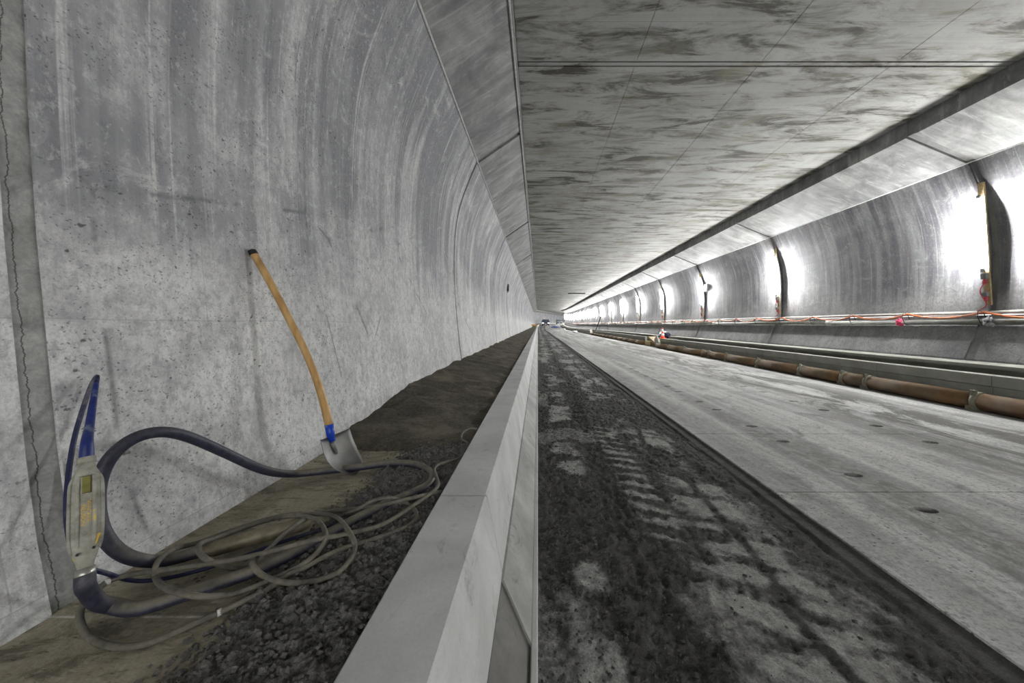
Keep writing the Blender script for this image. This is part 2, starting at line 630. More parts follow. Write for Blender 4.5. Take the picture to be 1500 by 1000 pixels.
M['van'] = plain('van_paint', (.02, .022, .05), .35)
M['glass'] = plain('van_glass', (.10, .12, .16), .1)
M['tarp'] = plain('blue_tarp', (.07, .11, .30), .6)
M['orange_board'] = plain('orange_board', (.85, .42, .06), .5)


def wood_mat():
    q = NT('ash_handle', .5)
    q.pos(True)
    g = q.noise((18, 18, 1.6), 2.0, 6, .6, .3)
    k = q.noise((1, 1, 1), 7, 5, .6)
    c = q.mix(q.ramp(g, .35, .65), (.33, .19, .065), (.50, .32, .13))
    c = q.mix(q.ramp(k, .55, .72, 0, .6), c, (.20, .11, .04))
    q.color(c)
    q.bump(g, .1, .002)
    return q.m


def housing_mat():
    q = NT('housing_worn_paint', .6)
    q.pos(True)
    a = q.noise((1, 1, 1), 28, 8, .7)
    b = q.noise((1, 1, 1), 11, 6, .65, .4, off=(4, 2, 8))
    c = q.mix(q.ramp(a, .35, .65), (.17, .165, .135), (.34, .335, .29))
    c = q.mix(q.ramp(b, .615, .65), c, (.62, .42, .045))
    c = q.mix(q.ramp(a, .42, .30, 0, .5), c, (.12, .12, .11))
    q.color(c)
    q.bump(a, .25, .003)
    return q.m


def hose_mat():
    q = NT('dusty_hose_rubber', .55)
    q.pos(True)
    a = q.noise((1, 1, 1), 45, 7, .7)
    b = q.noise((1, 1, 1), 9, 6, .65, .3, off=(3, 3, 1))
    c = q.mix(q.ramp(a, .35, .65), (.017, .018, .032), (.042, .043, .068))
    geo = q.n('ShaderNodeNewGeometry')
    up_ = q.ramp(q.sep(geo.outputs['Normal'])[2], -.1, .8)
    low = q.ramp(q.sep(geo.outputs['Position'])[2], .62, .50, .12, 1.0)
    d = q.math('MULTIPLY', q.math('MULTIPLY', q.ramp(b, .22, .48), up_), low)
    c = q.mix(q.math('MULTIPLY', d, q.ramp(a, .25, .6, .55, 1)), c, (.17, .155, .118))
    c = q.mix(q.ramp(a, .66, .74, 0, .35), c, (.22, .22, .22))
    q.color(c); q.bump(a, .2, .003)
    return q.m


M['rubber_dusty'] = hose_mat()
M['wood'] = wood_mat()
M['housing'] = housing_mat()
q = NT('lamp_tube_lit', .3)
q.color((1, 1, 1))
q.b.inputs['Emission Color'].default_value = (.99, .995, .985, 1)
q.b.inputs['Emission Strength'].default_value = TUBE_STRENGTH
M['tube'] = q.m
q = NT('headlamp_lit', .3)
q.b.inputs['Emission Color'].default_value = (1, 1, 1, 1)
q.b.inputs['Emission Strength'].default_value = 60
M['headlamp'] = q.m

# ------------------------------------------------------------------ tunnel shell
YB, YE = -8.0, 178.0
joints = [-9.35, -4.2, 0.943, 5.95]
y = 5.95
while y < YE:
    y += 5.15
    joints.append(y)
JWL = 0.066                                     # left joint band
JW = 0.10                                       # joint band width

# left inner profile (x, height above lens) from the bed to the crease
LP = [(-1.29, -.80), (-1.335, -.58), (-1.365, -.36), (-1.395, -.06), (-1.425, .25), (-1.450, .62), (-1.462, .92),
      (-1.462, 1.19), (-1.452, 1.47), (-1.425, 1.75), (-1.372, 2.02), (-1.295, 2.26), (-1.19, 2.53), (-1.06, 2.83)]
RP = [(6.5 - x, z) for (x, z) in LP if z > .2]
RP = [(7.878, .18)] + RP[0:]


def up(pr): return [(x, z + CZ) for x, z in pr]


def shell_poly(pr, t):
    """thicken an open inner profile outwards (sign of t: direction in x)"""
    out = [(x + t, z) for x, z in pr]
    return up(pr) + up(out)[::-1]


wall_l = tag(empty('wall_left'), kind='structure')
wall_r = tag(empty('wall_right'), kind='structure')
ceil = tag(empty('ceiling'), kind='structure')

LPw = [(-1.27, -1.0)] + LP
polyL = shell_poly(LPw, -.35)
polyR = shell_poly(RP, .35)
# recessed joint bands sit 25 mm behind the face
polyLj = shell_poly([(x - .009, z) for x, z in LPw], -.3)
polyLj2 = shell_poly([(x - .03, z) for x, z in LPw], -.3)
polyRj = shell_poly([(x + .035, z) for x, z in RP], .3)
# corbels
cL = [(-1.05, 2.835), (-.312, 3.34), (-.276, 3.34), (-.276, 3.56), (-.276, 3.9), (-1.9, 3.9), (-1.9, 2.835)]
cR = [(7.55, 2.835), (6.49, 3.28), (6.49, 3.9), (8.4, 3.9), (8.4, 2.835)]
cLj = [(-1.07, 2.85), (-.33, 3.365), (-.29, 3.365), (-.29, 3.9), (-1.9, 3.9), (-1.9, 2.85)]
cRj = [(7.57, 2.86), (6.51, 3.305), (6.51, 3.9), (8.4, 3.9), (8.4, 2.86)]
# lower haunch on the lamp side with a ledge that carries the pipes
hR = [(7.93, .165), (7.775, .165), (7.765, .0), (7.64, -.30), (7.51, -.60), (7.44, -1.0), (7.40, -1.32), (8.4, -1.32), (8.4, .165)]
hRj = [(x + .02, z) for x, z in hR]
for a, b in zip(joints[:-1], joints[1:]):
    y0, y1 = a + JW / 2, b - JW / 2
    prism('wall_panel', polyL, a + JWL / 2, b - JWL / 2, M['wall'], wall_l, 2.6)
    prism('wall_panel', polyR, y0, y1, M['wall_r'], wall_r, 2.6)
    prism('corbel_panel', up(cL), y0 + .02, y1 - .02, M['corbel'], wall_l, 2.6)
    prism('corbel_panel', up(cR), y0 + .02, y1 - .02, M['corbel'], wall_r, 2.6)
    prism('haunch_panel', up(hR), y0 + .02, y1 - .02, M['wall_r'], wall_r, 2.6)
    if y1 < 120:
        prism('joint_band', polyLj if b < 2 else polyLj2, b - JWL / 2 - .01, b + JWL / 2 + .01, M['joint_crack'] if b < 2 else M['joint_dark'], wall_l)
        prism('joint_band', polyRj, b - JW / 2 - .01, b + JW / 2 + .01, M['joint'], wall_r)
        prism('joint_band', up(cLj), b - JW / 2 - .01, b + JW / 2 + .01, M['joint'], wall_l)
        prism('joint_band', up(cRj), b - JW / 2 - .01, b + JW / 2 + .01, M['joint'], wall_r)
        prism('joint_band', up(hRj), b - JW / 2 - .01, b + JW / 2 + .01, M['joint'], wall_r)
# cast bead along both creases
for (x, z, par) in ((-1.052, 2.832, wall_l), (7.553, 2.832, wall_r), (-.296, 3.335, wall_l)):
    pts = [bend(x, yy, z + CZ) for yy in ysamples(YB, YE)]
    tube('edge_bead', pts, .014 if x < 0 else .011, M['bead'], par, 6)

# ceiling: soffit strips between seams, in bays of 6 m
cj = [-7.4, -1.36, 4.66]
while cj[-1] < YE:
    cj.append(cj[-1] + 6.0)
seams = [-.272, 1.33, 3.02, 4.85, 6.475]
CH = CZ + 3.55
for a, b in zip(cj[:-1], cj[1:]):
    for i in range(4):
        x0, x1 = seams[i] + .002, seams[i + 1] - .002
        ch = .003
        pr = [(x0, CH + .3), (x0, CH + ch), (x0 + ch, CH), (x1 - ch, CH), (x1, CH + ch), (x1, CH + .3)]
        prism('ceiling_panel', pr, a + .055, b - .055, M['ceiling'], ceil)
    if b < 130:
        xm0, xm1 = seams[0] + .01, seams[-1] - .01
        prism('joint_strip', [(xm0, CH + .2), (xm0, CH + .02), (xm1, CH + .02), (xm1, CH + .2)],
              b - .06, b + .06, M['joint'], ceil)
        prism('joint_strip', [(xm0, CH + .1), (xm0, CH + .004), (xm1, CH + .004), (xm1, CH + .1)],
              b - .024, b + .030, M['ceiling'], ceil)
# slab back so no light leaks through seams
prism('ceiling_backing', [(-1.9, CH + .25), (8.4, CH + .25), (8.4, CH + .5), (-1.9, CH + .5)], YB, YE, M['joint'], ceil)
# closing wall round the far bend
ew = mesh('wall_end', [bend(-3, YE, -1), bend(9.5, YE, -1), bend(9.5, YE, 6), bend(-3, YE, 6)], [(0, 1, 2, 3)], M['wall'])
tag(ew, kind='structure')

# ------------------------------------------------------------------ floor
floor = tag(empty('floor'), kind='structure')
prism('sub_base', [(-1.9, -.5), (8.3, -.5), (8.3, -.10), (-.02, -.10), (-.02, -.3), (-1.9, -.3)], YB, YE, M['dirt'], floor)
FZ = CZ - .776                                   # level of the bed left of the kerb
prism('trench_bed', [(-1.7, FZ), (-.40, FZ), (-.40, -.35), (-1.7, -.35)], YB, YE, M['trench'], floor)

# precast slabs with lifting pockets
SX0, SX1 = 1.735, 6.395


def slab_mesh(holes, L, seed):
    cu = bpy.data.curves.new('slabcurve', 'CURVE')
    cu.dimensions = '2D'
    cu.fill_mode = 'BOTH'
    cu.extrude = .055
    cu.bevel_depth = .004

    def sp(pts):
        s = cu.splines.new('POLY')
        s.points.add(len(pts) - 1)
        for p, c in zip(s.points, pts): p.co = (c[0], c[1], 0, 1)
        s.use_cyclic_u = True
    g = .0065
    sp([(SX0, g), (SX1, g), (SX1, L - g), (SX0, L - g)])
    for (hx, hy, rx, ry) in holes:
        sp([(hx + rx * math.cos(a * math.tau / 20), hy + ry * math.sin(a * math.tau / 20)) for a in range(20)])
    o = bpy.data.objects.new('tmp', cu)
    C.objects.link(o)
    dg = bpy.context.evaluated_depsgraph_get()
    me = bpy.data.meshes.new_from_object(o.evaluated_get(dg))
    bpy.data.objects.remove(o); bpy.data.curves.remove(cu)
    me.name = 'concrete_slab'
    me.materials.clear(); me.materials.append(M['slab'])
    return me


SL = 1.32
holes = [(2.56, .28, .072, .045), (2.56, SL - .24, .072, .045), (4.07, .30, .075, .05), (4.07, SL - .27, .075, .05)]
m_h = slab_mesh(holes, SL, 0)
y = 2.49 - SL * 12
k = 0
slab_ys = []
while y < 100:
    slab_ys.append(y); y += SL
for y in slab_ys:
    o = bpy.data.objects.new('concrete_slab', m_h)
    C.objects.link(o); o.parent = floor
    bx, by, bz = bend(0, y, 0)
    o.location = (bx, by, bz - .059 + random.uniform(-.002, .002))
prism('slab_run', [(SX0, 0), (SX1, 0), (SX1, -.1), (SX0, -.1)], y, YE, M['slab'], floor)
# pocket bottoms coloured near-black to stand in for the shade inside
for y in slab_ys:
    if -1 < y < 14:
        for (hx, hy, rx, ry) in holes:
            V = [(hx + (rx + .008) * math.cos(a * math.tau / 16), y + hy + (ry + .008) * math.sin(a * math.tau / 16), -.045) for a in range(16)]
            V += [(vx, vy, -.10) for vx, vy, vz in V]
            F = [tuple(range(16))] + [(i, (i + 1) % 16, 16 + (i + 1) % 16, 16 + i) for i in range(16)]
            fixn(mesh('pocket_fill', V, F, M['joint_dark'], floor))

# dirt strip between kerb and slabs, with tyre tracks
xs = np.linspace(-.01, 1.745, 150)
ylist = [.6]
while ylist[-1] < YE:
    yy = ylist[-1]
    ylist.append(yy + max(.011, .0062 * yy * max(1, yy / 9)))
ylist = [-14, -6, -2, 0] + ylist[:-1] + [YE]
ya = np.array(ylist)
X, Y = np.meshgrid(xs, ya)
wob = (fbm(Y * .5, X * 0 + 3.3, 3) - .5) * .25
Xw = X - wob
n_big = fbm(X * 2.3, Y * 1.3, 5)
n_med = fbm(X * 9 + 5, Y * 7, 5)
n_fin = fbm(X * 34, Y * 30 + 7, 4)
# dusted zones
lat = fbm(X * 2.2 + 3, Y * 9 + (X - .8) * 4, 4)
patch1 = sstep(.10, .24, Xw + (n_med - .5) * .18) * sstep(.50, .36, Xw + (n_med - .5) * .18) * sstep(.47, .60, fbm(Y * 1.9 + 1.5, X * 1.5 + 2, 4))
comb_ph = (Y + (X - .7) * .5 + (n_big - .5) * .22) / .165
comb = .5 + .5 * np.sin(comb_ph * 2 * np.pi)
teeth_w = sstep(.58, .74, Xw) * sstep(.98, .86, Xw)
in_comb = sstep(1.75, 2.1, Y) * sstep(5.0, 3.8, Y)
band_mid = sstep(.74, .92, Xw + (n_med - .5) * .2) * sstep(1.50, 1.34, Xw + (n_med - .5) * .2)
dust = patch1 * .7 + teeth_w * in_comb * sstep(.45, .85, comb * .55 + n_med * .6) * .7
dust = np.maximum(dust, band_mid * (.22 + .60 * sstep(.40, .60, n_big) - .50 * sstep(.50, .64, lat) + .25 * (n_med - .5)))
dust = np.maximum(dust, sstep(.56, .66, n_big) * .45)
crackx = 1.18 + .10 * (fbm(Y * .9, X * 0 + 8, 3) - .5) * 4
crack = np.exp(-((X - crackx) / .03) ** 2)
dust -= crack * .7
far = sstep(5, 14, Y)
dust = dust * (1 - far * .35) + far * .26
edge = sstep(1.46, 1.55, X + (n_med - .5) * .15)
dust = dust * (1 - edge) + edge * .08
crack2x = 1.60 + .05 * (fbm(Y * 1.7, X * 0 + 4, 4) - .5) * 4
crack2 = np.exp(-((X - crack2x) / .008) ** 2) + np.exp(-((X - crack2x + .09) / .006) ** 2) * sstep(.5, .6, fbm(Y * 2, X * 0 + 1, 2))
dust = np.clip(dust, 0, 1)
lug = comb
rough = 1 - .75 * dust
z = -.035 + (n_big - .5) * .03 + rough * ((n_med - .5) * .045 + (n_fin - .5) * .040) * (1 - edge * .6) - crack2 * .008 + teeth_w * comb * .006
rut = np.exp(-((X - .52) / .13) ** 2)
z -= rut * .012
z = np.minimum(z, -.008)
z = np.where(X > 1.62, np.maximum(z, -.022), z)
z = np.where(X > 1.72, -.014, z)
nr, nc = X.shape
V = [bend(float(X[i, j]), float(Y[i, j]), float(z[i, j])) for i in range(nr) for j in range(nc)]
F = [(i * nc + j, i * nc + j + 1, (i + 1) * nc + j + 1, (i + 1) * nc + j) for i in range(nr - 1) for j in range(nc - 1)]
o = mesh('dirt_strip', V, F, M['dirt'], floor, True)
at = o.data.attributes.new('dust', 'FLOAT', 'POINT')
at.data.foreach_set('value', dust.ravel().astype(np.float32))

# loose clods on the dirt
ico = [(0, 0, 1), (.94, 0, .33), (-.47, .82, .33), (-.47, -.82, .33), (.47, .82, -.33), (-.94, 0, -.33), (.47, -.82, -.33), (0, 0, -1)]
icf = [(0, 1, 2), (0, 2, 3), (0, 3, 1), (1, 4, 2), (2, 5, 3), (3, 6, 1), (4, 5, 2), (5, 6, 3), (6, 4, 1), (7, 5, 4), (7, 6, 5), (7, 4, 6)]
V, F = [], []
for k in range(9000):
    cy = 1.05 + 5.5 * random.random() ** 1.7
    cx = random.choice((random.uniform(.01, .40), random.uniform(.01, .75), random.uniform(.02, 1.6)))
    i_ = int(np.searchsorted(ya, cy)); j_ = int(round((cx + .01) / 1.755 * 149))
    if dust[i_, j_] > .35 and random.random() < .8: continue
    r = random.choice((.003, .004, .005, .007, .010)) * random.uniform(.6, 1.2)
    if random.random() < .01: r *= 2
    base = len(V); cz = float(z[i_, j_]) + r * .35
    a = random.uniform(0, 6.28); ca, sa = math.cos(a), math.sin(a)
    for (vx, vy, vz) in ico:
        j = random.uniform(.7, 1.3)
        V.append((max(.002, cx + (vx * ca - vy * sa) * r * j), cy + (vx * sa + vy * ca) * r * j, cz + vz * r * j * .75))
    F += [tuple(base + q_ for q_ in f) for f in icf]
o = mesh('dirt_clods', V, F, M['dirt'], floor)
o['kind'] = 'stuff'

# ------------------------------------------------------------------ kerb
kerb = tag(empty('kerb', (0, 0, 0)), 'long pale precast concrete kerb between the dark fill and the road', 'kerb')
KT = CZ - .717
kp = [(-.412, -.2), (-.412, KT - .005), (-.407, KT), (-.222, KT), (-.214, KT - .006), (-.150, KT - .316), (-.146, -.2)]
kj = [1.434 - 4 * 3]
while kj[-1] < YE - 5: kj.append(kj[-1] + 4.0)
for a, b in zip(kj[:-1], kj[1:]):
    prism('kerb_stone', kp, a + .007, b - .007, M['kerb'], kerb)
prism('joint_mortar', [(-.400, -.2), (-.400, KT - .10), (-.240, KT - .10), (-.176, KT - .316), (-.17, -.2)], 1.41, 1.46, M['joint_dark'], kerb)
# sloping mortar gutter, the last pour ends in a ragged edge near the lens
GY = 1.40
g_hi = [(-.19, KT - .316), (-.156, KT - .322), (-.140, KT - .322), (-.024, .032), (-.024, -.2), (-.19, -.2)]
g_lo = [(-.19, KT - .32), (-.146, KT - .335), (-.026, .012), (-.026, -.2), (-.19, -.2)]
V, F = prism_data(g_hi, ysamples(GY, YE - 1))
# ragged front edge
for i in range(len(g_hi)):
    vx, vy, vz = V[i]
    t = (vx + .15) / .126
    V[i] = (vx, GY + (.0 - .13 * max(0, min(1, t))), vz)
fixn(mesh('gutter_mortar', V, F, M['gutter'], kerb))
prism('gutter_bed', g_lo, YB, GY + .2, M['gutter_dark'], kerb)
prism('edge_strip', [(-.026, -.2), (-.026, .030), (-.022, .034), (-.004, .034), (0, .030), (0, -.2)], YB, YE - 1, M['strip'], kerb)

# ------------------------------------------------------------------ fill behind the kerb
# compacted dark fill
xs = np.linspace(-1.36, -.405, 60)
yl = [2.02]
while yl[-1] < 88:
    yl.append(yl[-1] + max(.014, .010 * yl[-1]))
ya = np.array(yl)
X, Y = np.meshgrid(xs, ya)
n1 = fbm(X * 1.5, Y * 2.2, 5); n2 = fbm(X * 14, Y * 14, 4)
u = (X + 1.36) / .955
front = 2.20 - .13 * np.sin(np.clip((u - .05) * 2.6, 0, 3.14)) + (fbm(X * 6, X * 0, 3) - .5) * .08
front = front + .12 * sstep(.12, 0, u)
rise = sstep(0, 1, (Y - front) / (1.35 - .95 * u))
rise2 = np.clip((Y - front) / .10, 0, 1) ** .6
top = .030 + (.175 - .030) * (1 - u) ** 1.1
z = FZ + (top * (.28 * rise2 + .72 * rise)) + (n1 - .5) * .075 * rise2 + (n2 - .5) * .012 * rise2
rph = Y / .55 + (fbm(X * 2, Y * .7, 3) - .5) * 2.6 + X * .5
rfr = rph - np.floor(rph)
rip = (np.where(rfr < .75, rfr / .75, (1 - rfr) / .25) - .5) * (.012 + .034 * fbm(X * 1.2 + 4, Y * .8, 2)) * sstep(2.35, 2.9, Y) * sstep(0, .12, u) * sstep(1, .9, u)
z = z + rip
z = np.where(Y < front, FZ - .02, z)
z = np.where(X > -.47, np.minimum(z, KT - .012), z)
wz = np.array([p[1] + CZ for p in LP]); wx = np.array([p[0] for p in LP])
X = np.maximum(X, np.interp(z, wz, wx) - .004)
nr, nc = X.shape
V = [bend(float(X[i, j]), float(Y[i, j]), float(z[i, j])) for i in range(nr) for j in range(nc)]
F = [(i * nc + j, i * nc + j + 1, (i + 1) * nc + j + 1, (i + 1) * nc + j) for i in range(nr - 1) for j in range(nc - 1)]
o = mesh('soil_fill', V, F, M['soil'], None, True)
tag(o, 'smooth dark compacted fill heaped between the left wall and kerb', 'soil', kind='stuff')

# crumbly dry mix along the kerb
xs = np.linspace(-.90, -.4125, 90)
ya = np.arange(.55, 2.30, .0058)
X, Y = np.meshgrid(xs, ya)
bx = -.825 + (fbm(Y * 5, X * 0 + 2, 4) - .5) * .16
inn = sstep(-.01, .05, X - bx)
cl = fbm(X * 42, Y * 42, 3)
cl2 = fbm(X * 110, Y * 110, 2)
z = FZ - .012 + inn * (.022 + .018 * fbm(X * 5, Y * 4, 3)) + inn * ((cl - .5) * .040 + (cl2 - .5) * .016)
nr, nc = X.shape
V = [(float(X[i, j]), float(Y[i, j]), float(z[i, j])) for i in range(nr) for j in range(nc)]
F = [(i * nc + j, i * nc + j + 1, (i + 1) * nc + j + 1, (i + 1) * nc + j) for i in range(nr - 1) for j in range(nc - 1)]
# loose crumbs
ico = [(0, 0, 1), (.94, 0, .33), (-.47, .82, .33), (-.47, -.82, .33), (.47, .82, -.33), (-.94, 0, -.33), (.47, -.82, -.33), (0, 0, -1)]
icf = [(0, 1, 2), (0, 2, 3), (0, 3, 1), (1, 4, 2), (2, 5, 3), (3, 6, 1), (4, 5, 2), (5, 6, 3), (6, 4, 1), (7, 5, 4), (7, 6, 5), (7, 4, 6)]
for k in range(5200):
    cy = random.uniform(.62, 2.2); cx = random.uniform(-.88, -.424)
    b0 = -.83
    if cx < b0 and random.random() < .8: continue
    r = random.choice((.003, .004, .005, .006, .009)) * random.uniform(.7, 1.2)
    base = len(V)
    ii = min(nr - 1, max(0, int((cy - .55) / .0058))); jj = min(nc - 1, max(0, int((cx + .90) / (.498 / 89))))
    cz = max(FZ, float(z[ii, jj])) + r * .4
    a = random.uniform(0, 6.28); ca, sa = math.cos(a), math.sin(a)
    for (vx, vy, vz) in ico:
        j = random.uniform(.75, 1.25)
        V.append((cx + (vx * ca - vy * sa) * r * j, cy + (vx * sa + vy * ca) * r * j, cz + vz * r * j * .8))
    F += [tuple(base + q_ for q_ in f) for f in icf]
o = mesh('dry_mix', V, F, M['mix'], None, False)
tag(o, 'dark crumbly dry concrete mix spread along the kerb under the cables', 'dry mix', kind='stuff')


# ------------------------------------------------------------------ points on the bed and along the wall
def F_(px, py, h=.02):
    """point lying h above the bed, seen in that direction from the lens"""
    Zr = .776 - h
    yy = 500 * Zr / (py - 475)
    return Vector(((px - 788) / 500 * yy, yy, CZ - Zr))


def W_(px, py, x):
    """point at a given distance from the wall line"""
    yy = x * 500 / (px - 788)
    return Vector((x, yy, CZ - (py - 475) / 500 * yy))


def z8(a, b): return (220 + a / 3.125, 660 + b / 3.125)
def z2(a, b): return (a / 3.846, 740 + b / 3.846)


# ------------------------------------------------------------------ internal vibrator with housing, hose and head
vib = empty('concrete_vibrator', (-1.13, .852, FZ))
tag(vib, 'concrete vibrator with worn yellow-grey housing and thick blue hose leaning on the wall', 'vibrator')


def adopt(o, par):
    o.parent = par
    o.matrix_parent_inverse = Matrix.Translation(-Vector(par.location)) if True else Matrix()
    return o


pb = W_(125, 832, -1.13)
pt = W_(127, 676, -1.20)
ax = (pt - pb).normalized()
LEN = (pt - pb).length
tocam = (Vector((0, 0, CZ)) - (pb + pt) / 2).normalized()
nn = (tocam - ax * tocam.dot(ax)).normalized()
ww = ax.cross(nn).normalized()
# housing: lofted rounded-rectangle sections with waist necks
sec = [(-.004, .0125, .0125), (.012, .0145, .014), (.030, .0195, .017), (.052, .0245, .020), (.075, .0262, .0215), (.12, .0265, .0215),
       (.17, .0265, .0215), (.205, .0258, .0215), (.228, .0225, .0195), (LEN - .02, .0165, .016), (LEN, .0135, .0135)]
sec = [(a * LEN / .262 if a < LEN - .03 else a, b, c) for a, b, c in sec]
NS = 24
V, F = [], []
for (t, rw, rn) in sec:
    for s in range(NS):
        a = math.tau * s / NS
        ca, sa = math.cos(a), math.sin(a)
        e = .62
        V.append(pb + ax * t + ww * (math.copysign(abs(ca) ** e, ca) * rw) + nn * (math.copysign(abs(sa) ** e, sa) * rn))
for i in range(len(sec) - 1):
    for s in range(NS):
        s2 = (s + 1) % NS
        F.append((i * NS + s, i * NS + s2, (i + 1) * NS + s2, (i + 1) * NS + s))
F.append(tuple(range(NS))); F.append(tuple((len(sec) - 1) * NS + s for s in range(NS)))
hs = fixn(mesh('housing', V, F, M['housing'], None, True)); adopt(hs, vib)
# the sign of ww: make +ww point to the right in the picture
if (ww.x * 1 + ww.y * .2) < 0: ww = -ww


def onface(t, w, d=.0):
    return pb + ax * t + ww * w + nn * (.0215 + d)


def sub(o, par):
    o.parent = par
    return o


for sgn in (-1, 1):
    pts = catmull([onface(.040, sgn * .0085, -.009), onface(.06, sgn * .0125, -.003), onface(.09, sgn * .0135, .0003), onface(.15, sgn * .0135, .0003),
                   onface(.20, sgn * .0130, -.001), onface(.222, sgn * .0100, -.005)], 5)
    sub(tube('rib', pts, .0038, M['housing'], None, 8), hs)
    sub(tube('side_rib', catmull([onface(.04, sgn * .020, -.012), onface(.07, sgn * .0250, -.009), onface(.15, sgn * .0258, -.009), onface(.20, sgn * .025, -.009), onface(.222, sgn * .020, -.012)], 5), .004, M['housing'], None, 8), hs)
    p = onface(.040 + .003 * sgn, sgn * .0125, -.008)
    sc_ = sub(cyl('screw', p, p + nn * .009, .0036, M['screw'], None, 12), hs)
    sub(cyl('screw_socket', p + nn * .008, p + nn * .0096, .0018, M['black'], None, 6), hs)
sub(orient_box('switch_cover', onface(.200, -.0005, 0), ww, ax, nn, .0145, .040, .006, M['olive'], None, .002), hs)
sub(orient_box('switch_frame', onface(.200, -.0005, -.001), ww, ax, nn, .0175, .045, .005, M['screw'], None, .002), hs)
# worn raised lettering reading downwards
for txt, woff, toff in (('WACKER', .0042, .160), ('NEUSON', -.0045, .152)):
    cu = bpy.data.curves.new('lettering', 'FONT')
    cu.body = txt
    cu.size = .0098
    cu.extrude = .0004
    cu.align_x = 'LEFT'; cu.align_y = 'CENTER'
    cu.space_character = 1.05
    o = bpy.data.objects.new('lettering_tmp', cu); C.objects.link(o)
    dg = bpy.context.evaluated_depsgraph_get()
    me = bpy.data.meshes.new_from_object(o.evaluated_get(dg))
    bpy.data.objects.remove(o)
    for v in me.vertices:
        l = v.co.copy()
        v.co = onface(toff, woff, .0006) - ax * l.x * 1.25 + ww * l.y + nn * l.z
    me.materials.clear()
    lo = sub(link('lettering', me, M['yellow']), hs)
    lo['label'] = 'worn yellow raised lettering running down the housing'
sub(orient_box('yellow_scuff', onface(.062, .0175, -.0045), ww, (ax * .94 + ww * .3).normalized(), nn, .0055, .024, .004, M['yellow'], None, .0012), hs)
sub(orient_box('yellow_scuff', onface(.180, .001, -.0002), ww, ax, nn, .005, .007, .002, M['yellow'], None, .0006), hs)
# collar and hose clamp below the housing
adopt(cyl('hose_clamp', pb - ax * .024, pb + ax * .001, .0165, M['metal'], None, 20), vib)
# blue bend protector on top and its collar
tip = W_(141, 561, -1.335)
adopt(cyl('collar', pt - ax * .004, pt + ax * .012, .0165, M['housing'], None, 20), vib)
bp = catmull([pt, pt + ax * .05, W_(131, 625, -1.255), W_(136, 592, -1.30), tip], 6)
nb = len(bp)
adopt(tube('bend_protector', bp, [lerp(.0145, .0058, (i / (nb - 1)) ** .75) for i in range(nb)], M['blue_boot'], None, 14), vib)
# supply lead that turns back down behind the housing
lead = [tip - (tip - bp[-4]).normalized() * .01, tip + (tip - bp[-3]).normalized() * .02, W_(141, 552, -1.352), W_(133, 566, -1.362), W_(120, 603, -1.355), W_(106, 655, -1.335), W_(97, 735, -1.275), W_(104, 800, -1.22),
        W_(127, 830, -1.20), W_(155, 839, -1.19), F_(200, 851, .016), F_(262, 843, .016), F_(335, 822, .016), F_(400, 798, .016), F_(455, 780, .016), F_(500, 765, .03)]
adopt(tube('supply_lead', catmull(lead, 8), .0056, M['rubber'], None, 10), vib)
# thick protective hose: out of the housing, along the bed, U-turn, over the arc, back to the head
hose = [pb - ax * .015, pb - ax * .04, W_(130, 866, -1.125), W_(143, 882, -1.13), F_(166, 887, .03), F_(196, 892, .027), F_(236, 882, .027), F_(284, 866, .027), F_(332, 850, .027),
        F_(380, 833, .027), F_(428, 811, .027), F_(470, 787, .027), F_(527, 757, .03), F_(572, 735, .035), F_(606, 721, .035), F_(629, 708, .033),
        F_(633, 694, .033), F_(612, 681, .033), F_(575, 678, .033), F_(525, 684, .03), F_(470, 690, .027), F_(425, 694, .04), W_(385, 688, -1.20), W_(330, 663, -1.235), W_(280, 641, -1.25),
        W_(238, 632, -1.255), W_(195, 642, -1.275), W_(160, 672, -1.29), W_(143, 715, -1.295), W_(146, 768, -1.265), W_(168, 803, -1.235), W_(200, 819, -1.20), F_(240, 821, .03), F_(300, 806, .03)]
adopt(tube('protective_hose', catmull(hose, 7), .0178, M['rubber_dusty'], None, 14), vib)
# steel vibrating head
h0, h1 = F_(296, 808, .032), F_(456, 764, .032)
d = (h1 - h0).normalized()
L = (h1 - h0).length
hp = [h0, h0 + d * .02, h0 + d * .03, h0 + d * (L - .03), h0 + d * (L - .008), h1]
adopt(tube('vibrating_head', hp, [.018, .021, .0245, .0245, .021, .010], M['steel_head'], None, 20), vib)
for (qx, qy) in ((222, 632.5), (345, 668)):
    pass

# ------------------------------------------------------------------ grey power cable lying in loops
cab = empty('power_cable', F_(400, 800, 0))
tag(cab, 'thin grey-brown power cable lying in tangled loops on the bed', 'cable')
r = .0076
S1 = [(z8(1420, 30), .03), (z8(1330, 58), .035), (z8(1300, 85), .045), (z8(1312, 125), .06), (z8(1318, 158), .06), (z8(1285, 195), .06), (z8(1200, 252), .05), (z8(1130, 300), .04), (z8(1050, 343), .04), (z8(950, 370), .045),
      (z8(850, 390), .06), (z8(700, 420), .075), (z8(560, 458), .07), (z8(400, 495), .05), (z8(240, 522), .045), (z8(100, 540), .05), (z8(0, 552), .05),
      (z2(700, 397), .055), (z2(600, 433), .06), (z2(510, 510), .05), (z2(452, 600), .035), (z2(462, 690), .02), (z2(530, 760), .011), (z2(660, 797), .010), (z2(800, 787), .010), (z2(930, 742), .010), (z2(1080, 672), .010),
      (z2(1230, 606), .012), (z2(1400, 525), .02), (z2(1500, 478), .025), (z8(620, 572), .03), (z8(720, 528), .035), (z8(800, 482), .035), (z8(900, 440), .03), (z8(1000, 412), .03), (z8(1100, 378), .03), (z8(1180, 345), .03), (z8(1222, 303), .03),
      (z8(1205, 262), .035), (z8(1150, 230), .05), (z8(1085, 214), .075), (z8(1010, 232), .06), (z8(960, 262), .045), (z8(890, 292), .03)]
